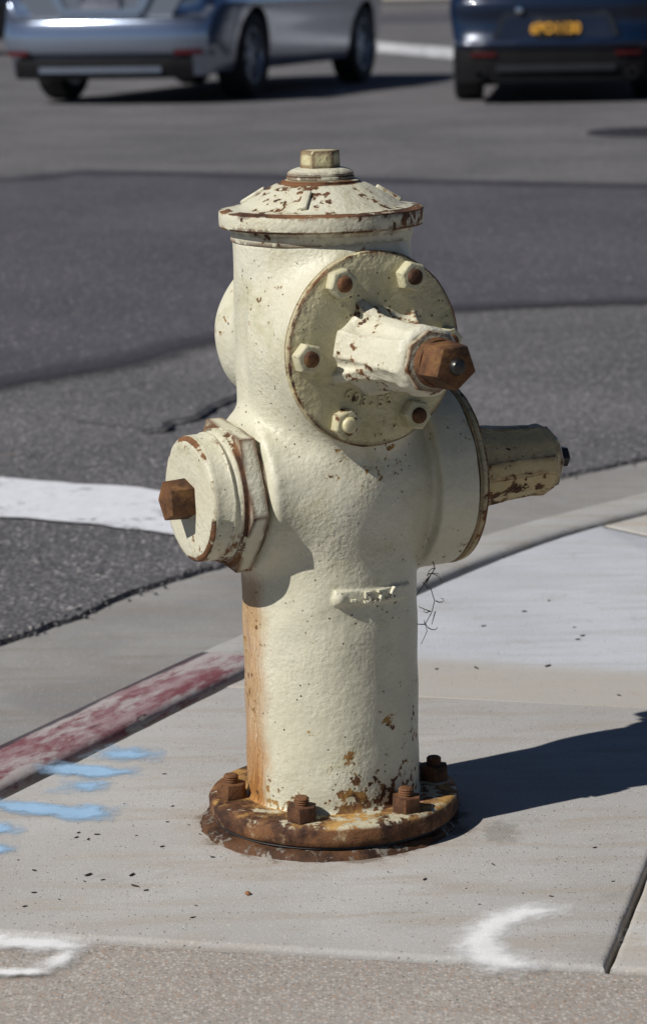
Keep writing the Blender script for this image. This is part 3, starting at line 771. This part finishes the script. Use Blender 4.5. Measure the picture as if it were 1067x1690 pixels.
# side outlet: hexagon nozzle, cap, pentagon nut
mA = lambda t: axis_mat(A_L, ZA, t)
link('outlet_nozzle', join([(prism(6, .0870, .0190, .0012, R(-7)), Matrix()), (lathe([(0, -.01), (.074, -.01), (.074, .024), (0, .024)], 64), Matrix())]), M_part, hyd, mA(.1095))
ocap = link('outlet_cap', lathe([(0, 0), (.070, 0), (.0712, .001), (.0712, .0065), (.0698, .0085), (.0690, .010), (.0692, .0120), (.0708, .0135), (.0708, .0150), (.0692, .0165), (.0690, .033), (.0684, .0365), (.0668, .0388), (.0640, .0402), (.058, .0406), (.03, .0403), (0, .0403)], 128, 50, .0006, seed=2), M_ocap, hyd, mA(.1290) @ Matrix.Diagonal((1, 1, .94, 1)))
link('cap_nut', prism(5, .0240, .0290, .0016, R(112), taper=.94, z0=.0395), M_rustn, ocap)
# rear outlet
link('rear_nozzle', prism(6, .062, .014, .0012), M_part, hyd, axis_mat(B_B, ZB, .110))
link('rear_cap', lathe([(0, 0), (.054, 0), (.055, .002), (.054, .018), (.050, .022), (0, .0225)], 64), M_capp, hyd, axis_mat(B_B, ZB, .1245))

# dry stalks caught under the right bonnet
def tube(paths, rad, sides=5):
    vs, fs = [], []
    for P in paths:
        P = [Vector(p) for p in P]; b0 = len(vs)
        for i, p in enumerate(P):
            t = (P[min(i + 1, len(P) - 1)] - P[max(i - 1, 0)]).normalized(); u = t.orthogonal().normalized(); w = t.cross(u)
            r = rad * (1 - .5 * i / (len(P) - 1))
            for k in range(sides):
                a_ = 2 * math.pi * k / sides; vs.append(p + (u * math.cos(a_) + w * math.sin(a_)) * r)
        for i in range(len(P) - 1):
            for k in range(sides): fs.append((b0 + i * sides + k, b0 + i * sides + (k + 1) % sides, b0 + (i + 1) * sides + (k + 1) % sides, b0 + (i + 1) * sides + k))
    return mesh_py(vs, fs, 60)
M_straw = simple('dry_stalk', (.10, .085, .065), .9)
base = Vector((.116, -.004, .298)); paths = []
q = base.copy(); q0 = [q.copy()]
for dx, dz in ((.002, -.008), (-.006, -.008), (-.004, -.010), (.005, -.004), (.004, -.014), (-.003, -.012), (-.008, -.014), (.002, -.008), (-.007, -.014)):
    q = q + Vector((dx, rnd.uniform(-.003, .003), dz)); q0.append(q.copy())
paths.append(q0)
for k in range(13):
    p = q0[rnd.randrange(1, 9)].copy() + Vector((rnd.uniform(-.004, .004), 0, 0)); P = [p.copy()]; a_ = rnd.uniform(0, 6.28); tw = rnd.uniform(-.9, .9)
    for _ in range(rnd.randint(3, 6)):
        p = p + Vector((.0040 * math.cos(a_), rnd.uniform(-.0015, .0015), .0036 * math.sin(a_) - .0018)); a_ += tw; P.append(p.copy())
    paths.append(P)
tag(link('dry_stalks', tube(paths, .0007), M_straw), 'wisp of dry brown stalks hanging below the right side of the hydrant', 'dry stalks')
tip = Vector((.90 * .3, .436 * .3, .389)); paths = []
for k in range(6):
    a_ = rnd.uniform(-1.3, 1.0); P = [tip + Vector((-.004, rnd.uniform(-.006, .006), rnd.uniform(-.008, .004)))]
    for i in range(4): P.append(P[-1] + Vector((.0032 * math.cos(a_), 0, .0032 * math.sin(a_)))); a_ += rnd.uniform(-.8, .8)
    paths.append(P)
tag(link('dry_grass_wisp', tube(paths, .0005), M_straw), 'tiny wisp of dry grass caught on the end of the right hand stem nut', 'dry grass')

# asphalt crumbs broken off along the gutter: nobody could count them
bm = bmesh.new()
for (x, y), q in zip(edge_pts, ens):
    if not (-1.2 < x < 1.1): continue
    for _ in range(4):
        if rnd.random() < .35: continue
        o = -abs(rnd.gauss(0, .022)) + .016; t_ = rnd.uniform(-.012, .012); r_ = rnd.uniform(.0018, .0065) * (1.0 if o > -.02 else .6)
        mw = T((x + q[0] * o + q[1] * t_, y + q[1] * o - q[0] * t_, (-.106 if o < 0 else ROAD_Z) + r_ * .3)) @ Matrix.Rotation(rnd.uniform(0, 6), 4, (rnd.random(), rnd.random(), 1)) @ Matrix.Diagonal((1, rnd.uniform(.6, 1), rnd.uniform(.5, .9), 1))
        bmesh.ops.create_icosphere(bm, subdivisions=1, radius=r_, matrix=mw)
tag(link('asphalt_crumbs', bm_mesh(bm, 20), M_asph), 'grey asphalt crumbs lying along the gutter edge', 'crumbs', None, 'stuff')

# ------------------------------------------------------------------ flecks and a pebble on the pavement
FL = [(-.325, -.157), (-.265, -.176), (-.267, -.195), (-.248, -.192), (-.218, -.179), (-.213, -.213), (-.318, -.227), (-.289, -.249), (-.323, -.268), (-.145, -.276), (-.147, -.311), (-.191, -.088), (-.134, -.126), (-.204, .18), (-.244, .068), (-.187, .055), (-.19, -.002), (-.288, -.034), (-.267, -.041), (-.289, -.05), (-.222, -.048), (-.151, -.047), (-.165, -.014), (-.275, -.057), (.169, -.169), (.136, -.242), (.147, -.29), (.194, -.26), (.222, -.271), (.333, 1.017), (.29, .952), (.355, .85), (.362, .8), (.353, .78), (.298, .638), (.199, .637), (.224, .869), (.378, .484), (.145, .635), (-.346, -.122), (-.2, -.227), (.094, -.212), (.056, -.186), (.283, -.122), (.291, -.23)]
M_fleck = simple('dark_dry_leaf', (.030, .024, .020), .9)
bm = bmesh.new(); bmesh.ops.create_icosphere(bm, subdivisions=2, radius=1.0)
for vtx in bm.verts: vtx.co = Vector((vtx.co.x * (1 + .2 * vtx.co.x), vtx.co.y * .38 + .12 * vtx.co.x ** 2, vtx.co.z * .22 + .05 * vtx.co.x ** 2)) * (1 + .15 * mnoise.noise(vtx.co * 3))
fleck_me = bm_mesh(bm, 60); fleck_me.materials.append(M_fleck)
for i, (x, y) in enumerate(FL):
    s = rnd.uniform(.0016, .0036) if y < .45 else rnd.uniform(.003, .0055)
    if i in (1, 5, 4): s = .0050
    o = link('leaf_fleck', fleck_me, None, None, T((x, y, .0004 + s * .15)) @ RZ(rnd.uniform(-1.3, 1.3)) @ Matrix.Diagonal((s * rnd.uniform(.8, 1.25), s * rnd.uniform(.6, 1.1), s, 1)))
    where = ('on the pale slab behind the hydrant' if y > .55 else 'between the blue marks and the hydrant' if x < -.10 and y > -.13 else 'on the pavement in front, left of the hydrant' if x < -.05 else 'on the pavement in front, right of the hydrant')
    tag(o, 'dark dry leaf fleck ' + where, 'leaf fleck', 'dark flecks ' + where)
bm = bmesh.new(); bmesh.ops.create_icosphere(bm, subdivisions=2, radius=.0034)
for vtx in bm.verts: vtx.co *= 1 + .3 * mnoise.noise(vtx.co * 300); vtx.co.z *= .7
tag(link('pebble', bm_mesh(bm, 60), simple('brown_pebble', (.22, .10, .04), .7), None, T((-.092, -.246, .0018))), 'tiny orange brown pebble on the pavement in front of the hydrant', 'pebble')

# ------------------------------------------------------------------ manhole cover
mh = link('manhole_cover', lathe([(0, 0), (.47, 0), (.48, .006), (.47, .012), (.44, .012), (.435, .006), (.42, .006), (.415, .012), (0, .012)], 64), simple('dark_cast_iron', (.020, .018, .022), .6), None, T((2.19, 14.0, ROAD_Z)))
tag(mh, 'dark round iron manhole cover set in the road ahead of the blue car', 'manhole cover')
stud = box_me(-.02, .02, -.02, .02, .012, .017)
for i in range(-4, 5):
    for j in range(-4, 5):
        if i * i + j * j < 17: link('tread_stud', stud, bpy.data.materials['dark_cast_iron'], mh, T((i * .08, j * .08, 0)))

# ------------------------------------------------------------------ cars
M_tyre = simple('tyre_rubber', (.010, .010, .011), .75)
M_rim = simple('alloy_rim', (.42, .44, .48), .35, Metallic=.7)
M_trim = simple('black_plastic', (.005, .005, .006), .7, Specular_IOR_Level=.15)
M_well = simple('wheel_well', (.006, .006, .007), .9)
M_glass = simple('dark_glass', (.010, .012, .015), .05)
M_chrome = simple('bright_chrome', (.75, .76, .78), .12, Metallic=1.0)
M_redl = simple('red_reflector', (.06, .004, .005), .3)
M_tail = simple('red_tail_light', (.20, .004, .006), .15)
tyre_me = lathe([(.215, -.10), (.24, -.112), (.305, -.115), (.328, -.100), (.335, -.06), (.335, .06), (.328, .100), (.305, .115), (.24, .112), (.215, .10), (.215, -.10)], 48, 40)
def rim_mesh():
    parts = [(lathe([(.19, -.10), (.222, -.10), (.225, .085), (.215, .098), (.205, .098), (.198, .07), (.19, -.08), (.19, -.10)], 48, 40), Matrix()), (lathe([(0, .03), (.05, .03), (.055, .06), (.04, .075), (0, .078)], 24), Matrix())]
    for k in range(10):
        parts.append((box_me(.035, .208, -.014, .014, .035, .068, .004, 1), RZ(2 * math.pi * k / 10 + (.12 if k % 2 else -.12))))
    return join(parts)
rim_me = rim_mesh(); disc_me = lathe([(0, 0), (.20, 0), (.20, .02), (0, .02)], 32)

def plan_path(w, yr, yf):
    P = []
    L = yf - yr
    def q(x, y): P.append((x, y))
    rear = [(0, 0), (.35, .008), (.62, .03), (.80, .07), (.90, .13), (.955, .21), (.985, .32), (1.0, .5)]
    front = [(1.0, L - .9), (.985, L - .6), (.95, L - .38), (.88, L - .22), (.74, L - .10), (.5, L - .03), (.25, L - .005), (0, L)]
    side = [(1.0, .5 + (L - 1.4) * k / 8) for k in range(1, 8)]
    half = rear + side + front
    pts = [(x * w, yr + y) for x, y in half] + [(-x * w, yr + y) for x, y in half[-2:0:-1]]
    return pts
def shell(w, yr, yf, prof_r, prof_s, z_lo=None, z_hi=None):
    pts = plan_path(w, yr, yf); N = len(pts); vs, fs = [], []
    for i, p in enumerate(pts):
        a_, b_ = pts[i - 1], pts[(i + 1) % N]; dx, dy = b_[0] - a_[0], b_[1] - a_[1]; l = math.hypot(dx, dy); nx, ny = dy / l, -dx / l
        t = min(1, max(0, (-ny - .15) / .6)); t = t * t * (3 - 2 * t)
        for (dr, zr_), (ds, zs_) in zip(prof_r, prof_s):
            o = dr * t + ds * (1 - t); z = zr_ * t + zs_ * (1 - t); vs.append((p[0] + nx * o, p[1] + ny * o, z))
    return vs, N
def finer(prof, k=3):
    out = []
    n_ = len(prof)
    for i in range(n_ - 1):
        p0, p1, p2, p3 = prof[max(0, i - 1)], prof[i], prof[i + 1], prof[min(n_ - 1, i + 2)]
        for s in range(k):
            t = s / k
            out.append(tuple(.5 * (2 * b + (c - a) * t + (2 * a - 5 * b + 4 * c - d) * t * t + (3 * b - a - 3 * c + d) * t ** 3) for a, b, c, d in zip(p0, p1, p2, p3)))
    out.append(prof[-1]); return out
def make_car(name, label, w, wb, yr, yf, paint, prof_r, prof_s, heading, loc, roof, group):
    root = tag(link(name, None, None, None, T(loc) @ RZ(-heading)), label, 'car', group)
    pr, ps = finer(prof_r), finer(prof_s); n_ = len(pr)
    vs, N = shell(w, yr, yf, pr, ps)
    fs = [(i * n_ + j, ((i + 1) % N) * n_ + j, ((i + 1) % N) * n_ + j + 1, i * n_ + j + 1) for i in range(N) for j in range(n_ - 1)]
    fs.append([i * n_ for i in range(N)][::-1]); fs.append([i * n_ + n_ - 1 for i in range(N)])
    bm = bmesh.new(); V = [bm.verts.new(v) for v in vs]
    for q in fs: bm.faces.new([V[i] for i in q])
    me = bm_mesh(bm, 50)
    bo = link('body', me, paint, root)
    # wheel arches
    cut = link('cut', join([(lathe([(0, -.18), (.385, -.18), (.385, .25), (0, .25)], 40), T((sx * (w - .12), y, .335)) @ Matrix.Rotation(sx * math.pi / 2, 4, 'Y')) for sx in (-1, 1) for y in (0, wb)]), M_well, root)
    md = bo.modifiers.new('arch', 'BOOLEAN'); md.object = cut; md.operation = 'DIFFERENCE'; md.solver = 'EXACT'
    dg = bpy.context.evaluated_depsgraph_get(); dg.update()
    nm = bpy.data.meshes.new_from_object(bo.evaluated_get(dg)); bo.modifiers.clear(); bo.data = nm; shade(nm, 45)
    if len(nm.materials) < 2: nm.materials.append(M_well)
    bpy.data.objects.remove(cut)
    for poly in nm.polygons:
        c = poly.center
        if min(abs(c.y), abs(c.y - wb)) < .384 and c.z < .722 and abs(c.x) < w - .015 and math.hypot(min(abs(c.y), abs(c.y - wb)), c.z - .335) < .3855 and abs(c.x) > w - .31: poly.material_index = 1
    for sx in (-1, 1):
        for y in (0, wb):
            wm = T((sx * (w - .135), y, .335)) @ Matrix.Rotation(sx * math.pi / 2, 4, 'Y')
            wh = link('wheel', disc_me, M_well, root, wm)
            link('tyre', tyre_me, M_tyre, wh); link('rim', rim_me, M_rim, wh)
    # cabin
    zb, zt, (y0, y1, y2, y3) = roof
    cw = w * .86; rw = w * .66
    def ring(y, z, x): return [(-x, y, z), (x, y, z)]
    vs = ring(y0, zb - .03, cw) + ring(y1, zt, rw) + ring(y2, zt + .01, rw) + ring(y3, zb - .03, cw)
    fs = [(0, 1, 3, 2), (2, 3, 5, 4), (4, 5, 7, 6), (0, 2, 4, 6), (1, 7, 5, 3), (0, 6, 7, 1)]
    link('cabin_glass', mesh_py(vs, fs), M_glass, root)
    bm = bmesh.new()
    bmesh.ops.create_cube(bm, size=1)
    for vtx in bm.verts:
        vtx.co = (vtx.co.x * 2 * rw * (1.0 if vtx.co.z > 0 else 1.04), (y1 + y2) / 2 + vtx.co.y * (y2 - y1) * 1.04, zt + .01 + vtx.co.z * .035 + .01)
    bmesh.ops.bevel(bm, geom=bm.edges[:], offset=.014, segments=2, affect='EDGES', profile=.5); link('roof', bm_mesh(bm, 30), paint, root)
    for sx in (-1, 1):
        for y in (wb * .50, wb * .50 - .95):
            link('door_handle', box_me(-.012, .012, -.10, .10, -.015, .015, .008), paint, root, T((sx * (w - .005), y - .25, .83)))
        link('mirror', box_me(-.10, .10, -.06, .06, -.06, .06, .03), paint, root, T((sx * (w + .06), wb * .78, .98)))
        link('tail_light', box_me(-.20, .20, -.03, .05, -.06, .06, .02), M_tail, root, T((sx * w * .72, yr + .075, .965)))
    return root
def arc_piece(w, yr, x0, x1, prof, steps=24):
    """bar following the rounded back of a car: prof = list of (outward offset, z)"""
    pts = plan_path(w, yr, yr + 4.6); half = [p for p in pts[:8]]
    line = [(-x, y) for x, y in half[::-1]] + half[1:]
    line = resample(line, .03)
    seg = [p for p in line if x0 <= p[0] <= x1]; ns_ = line_normals(seg)
    vs, fs = [], []; n_ = len(prof)
    for p, q in zip(seg, ns_):
        for o, z in prof: vs.append((p[0] - q[0] * o, p[1] - q[1] * o, z))
    for i in range(len(seg) - 1):
        for j in range(n_): fs.append((i * n_ + j, i * n_ + (j + 1) % n_, (i + 1) * n_ + (j + 1) % n_, (i + 1) * n_ + j))
    fs.append(tuple(range(n_))[::-1]); fs.append(tuple((len(seg) - 1) * n_ + j for j in range(n_)))
    bm = bmesh.new(); V = [bm.verts.new(v) for v in vs]
    for q in fs: bm.faces.new([V[i] for i in q])
    return bm_mesh(bm, 35)
def poly_plate(pts, y, th, bev=.004):
    """upright plate: outline pts (x, z), facing -y"""
    bm = bmesh.new(); a_ = [bm.verts.new((x, y, z)) for x, z in pts]; b_ = [bm.verts.new((x, y + th, z)) for x, z in pts]
    L = len(pts); bm.faces.new(a_); bm.faces.new(b_[::-1])
    for i in range(L): bm.faces.new((a_[i], a_[(i + 1) % L], b_[(i + 1) % L], b_[i]))
    return bm_mesh(bm, 30)
def car_paint(name, col, rough, metal):
    n = NT(name); v = n.oc()
    return n.fin(col, rough, None, Metallic=metal, Coat_Weight=.8, Coat_Roughness=.06)
M_silver = car_paint('silver_car_paint', (.29, .34, .43), .20, .85)
M_bluep = car_paint('dark_blue_car_paint', (.0022, .011, .034), .32, .25)
M_darkp = car_paint('black_car_paint', (.012, .014, .020), .25, .2)
SIDE = [(-.30, .21), (-.09, .22), (-.060, .26), (-.046, .34), (-.036, .44), (-.024, .56), (-.010, .66), (0, .75), (-.014, .83), (-.05, .91), (-.14, .95), (-.34, .97)]
# silver saloon
REAR_S = [(-.30, .21), (-.06, .21), (-.03, .25), (-.01, .36), (.030, .40), (.040, .52), (.028, .60), (.006, .648), (-.055, .665), (-.075, .74), (-.085, .93), (-.30, 1.04)]
sw = .91
silver = make_car('silver_saloon', 'silver saloon car turning across the road with its rear bumper and right side in view', sw, 2.80, -1.02, 3.78, M_silver, REAR_S, SIDE, R(19), (-1.46, 20.4, ROAD_Z), (.95, 1.42, (-.35, .45, 1.75, 2.75)), 'cars on the road')
yr = -1.02
link('valance', arc_piece(sw, yr, -.74, .74, [(-.05, .20), (.016, .20), (.030, .27), (.034, .325), (.028, .345), (-.05, .345)]), M_trim, silver)
link('diffuser_strip', arc_piece(sw, yr, -.52, .52, [(0, .242), (.045, .245), (.048, .290), (0, .293)]), M_silver, silver)
for x0, x1 in ((-.80, -.58), (.58, .80)): link('reflector', arc_piece(sw, yr, x0, x1, [(0, .375), (.046, .378), (.048, .412), (0, .416)]), M_redl, silver)
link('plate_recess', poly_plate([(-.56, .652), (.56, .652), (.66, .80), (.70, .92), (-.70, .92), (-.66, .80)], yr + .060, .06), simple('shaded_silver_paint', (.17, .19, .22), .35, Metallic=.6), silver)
u_ = [(-.45, .88), (-.36, .715), (-.30, .675), (.30, .675), (.36, .715), (.45, .88), (.37, .88), (.30, .745), (.27, .722), (-.27, .722), (-.30, .745), (-.37, .88)]
link('trim', poly_plate(u_, yr + .036, .03), M_silver, silver)
pl = link('number_plate', box_me(-.155, .155, -.006, .006, -.078, .078, .004), simple('pale_plate', (.17, .18, .21), .5), silver, T((0, yr + .045, .795)))
link('plate_lettering', text_me('8KHD204', .085, .001), simple('plate_blue', (.02, .025, .06), .5), pl, T((0, -.008, 0)) @ Matrix.Rotation(math.pi / 2, 4, 'X'))
link('crease_trim', arc_piece(sw, yr, -.80, .80, [(-.05, .648), (.020, .646), (.024, .656), (-.02, .668), (-.05, .668)]), M_silver, silver)
silver.scale = (1.1, 1.1, 1.1)
# blue coupe
REAR_B = [(-.30, .20), (-.04, .20), (-.01, .26), (.004, .34), (.010, .42), (.030, .455), (.034, .50), (.010, .56), (.0, .66), (.03, .74), (.0, .84), (-.30, .98)]
bw = .86
blue = make_car('blue_coupe', 'dark blue coupe driving away with a black and yellow number plate', bw, 2.81, -.96, 3.7, M_bluep, REAR_B, SIDE, R(6.0), (1.97, 18.9, ROAD_Z), (.95, 1.32, (-.2, .75, 1.55, 2.5)), 'cars on the road')
yr = -.96
link('valance', arc_piece(bw, yr, -.80, .80, [(-.05, .175), (.002, .175), (.014, .26), (.022, .40), (.016, .425), (-.05, .43)]), M_trim, blue)
link('diffuser_strip', arc_piece(bw, yr, -.50, .50, [(0, .255), (.036, .258), (.044, .300), (0, .31)]), simple('dark_grey_plastic', (.018, .019, .024), .55), blue)
for x0, x1 in ((-.68, -.44), (.44, .68)): link('reflector', arc_piece(bw, yr, x0, x1, [(0, .375), (.036, .377), (.038, .405), (0, .408)]), M_redl, blue)
link('recess_frame', poly_plate([(-.50, .525), (.50, .525), (.43, .69), (.36, .745), (-.36, .745), (-.43, .69)], yr - .012, .05), simple('dark_recess', (.008, .012, .02), .5), blue)
link('recess_panel', poly_plate([(-.46, .505), (.46, .505), (.39, .68), (-.39, .68)], yr - .020, .02), M_bluep, blue)
link('bumper_lip', arc_piece(bw, yr, -.78, .78, [(0, .445), (.042, .45), (.050, .475), (.040, .50), (0, .51)]), M_bluep, blue)
for x in (-.60, .60):
    e_ = link('exhaust', lathe([(.030, 0), (.042, 0), (.042, .12), (.030, .12), (.030, 0)], 28), M_steel, blue, T((x, yr - .012, .235)) @ Matrix.Rotation(-math.pi / 2, 4, 'X'))
pl = link('number_plate', box_me(-.155, .155, -.006, .006, -.078, .078, .004), simple('black_plate', (.010, .010, .010), .4), blue, T((0, yr - .030, .59)))
link('plate_lettering', text_me('6PO1130', .112, .001, .003), simple('plate_yellow', (.72, .36, .035), .5), pl, T((0, -.008, -.004)) @ Matrix.Rotation(math.pi / 2, 4, 'X') @ Matrix.Diagonal((.92, 1.05, 1, 1)))
link('badge', lathe([(0, 0), (.03, 0), (.026, .012), (0, .016)], 24), M_chrome, blue, T((-.285, yr - .036, .735)) @ Matrix.Rotation(math.pi / 2, 4, 'X'))
# dark car at the left border
dark = make_car('black_car', 'black car at the far left edge of the road behind the silver saloon', .90, 2.75, -.95, 3.7, M_darkp, REAR_B, SIDE, R(60), (-7.85, 34.5, ROAD_Z), (.95, 1.45, (-.45, .35, 1.75, 2.7)), 'cars on the road')

# ------------------------------------------------------------------ far side of the road
fk = link('far_kerb', box_me(-60, 60, 88, 88.4, ROAD_Z - .05, ROAD_Z + .15, .02), simple('shaded_far_kerb_concrete', (.10, .095, .09), .9)); tag(fk, kind='structure')  # the far kerb's shade is put into its dark concrete colour
fp = link('far_pavement', mesh_py([(-60, 88.4, .045), (60, 88.4, .045), (60, 97, .045), (-60, 97, .045)], [(0, 1, 2, 3)]), M_slab_side); tag(fp, kind='structure')
bl = tag(link('tan_building', box_me(-40, 45, 0, 14, 0, 6.5), simple('tan_stucco', (.36, .27, .18), .9), None, T((0, 97, .04))), 'long tan building across the street beyond the cars', 'building')
M_win = simple('shop_glass', (.02, .025, .03), .08)
for i in range(14):
    fr = link('window', box_me(-1.5, 1.5, -.05, .05, 1.0, 3.2), simple('window_frame', (.12, .10, .09), .6) if i == 0 else bpy.data.materials['window_frame'], bl, T((-37 + i * 6, 0, 0)))
    link('pane', box_me(-1.38, 1.38, -.07, -.04, 1.1, 3.1), M_win, fr)
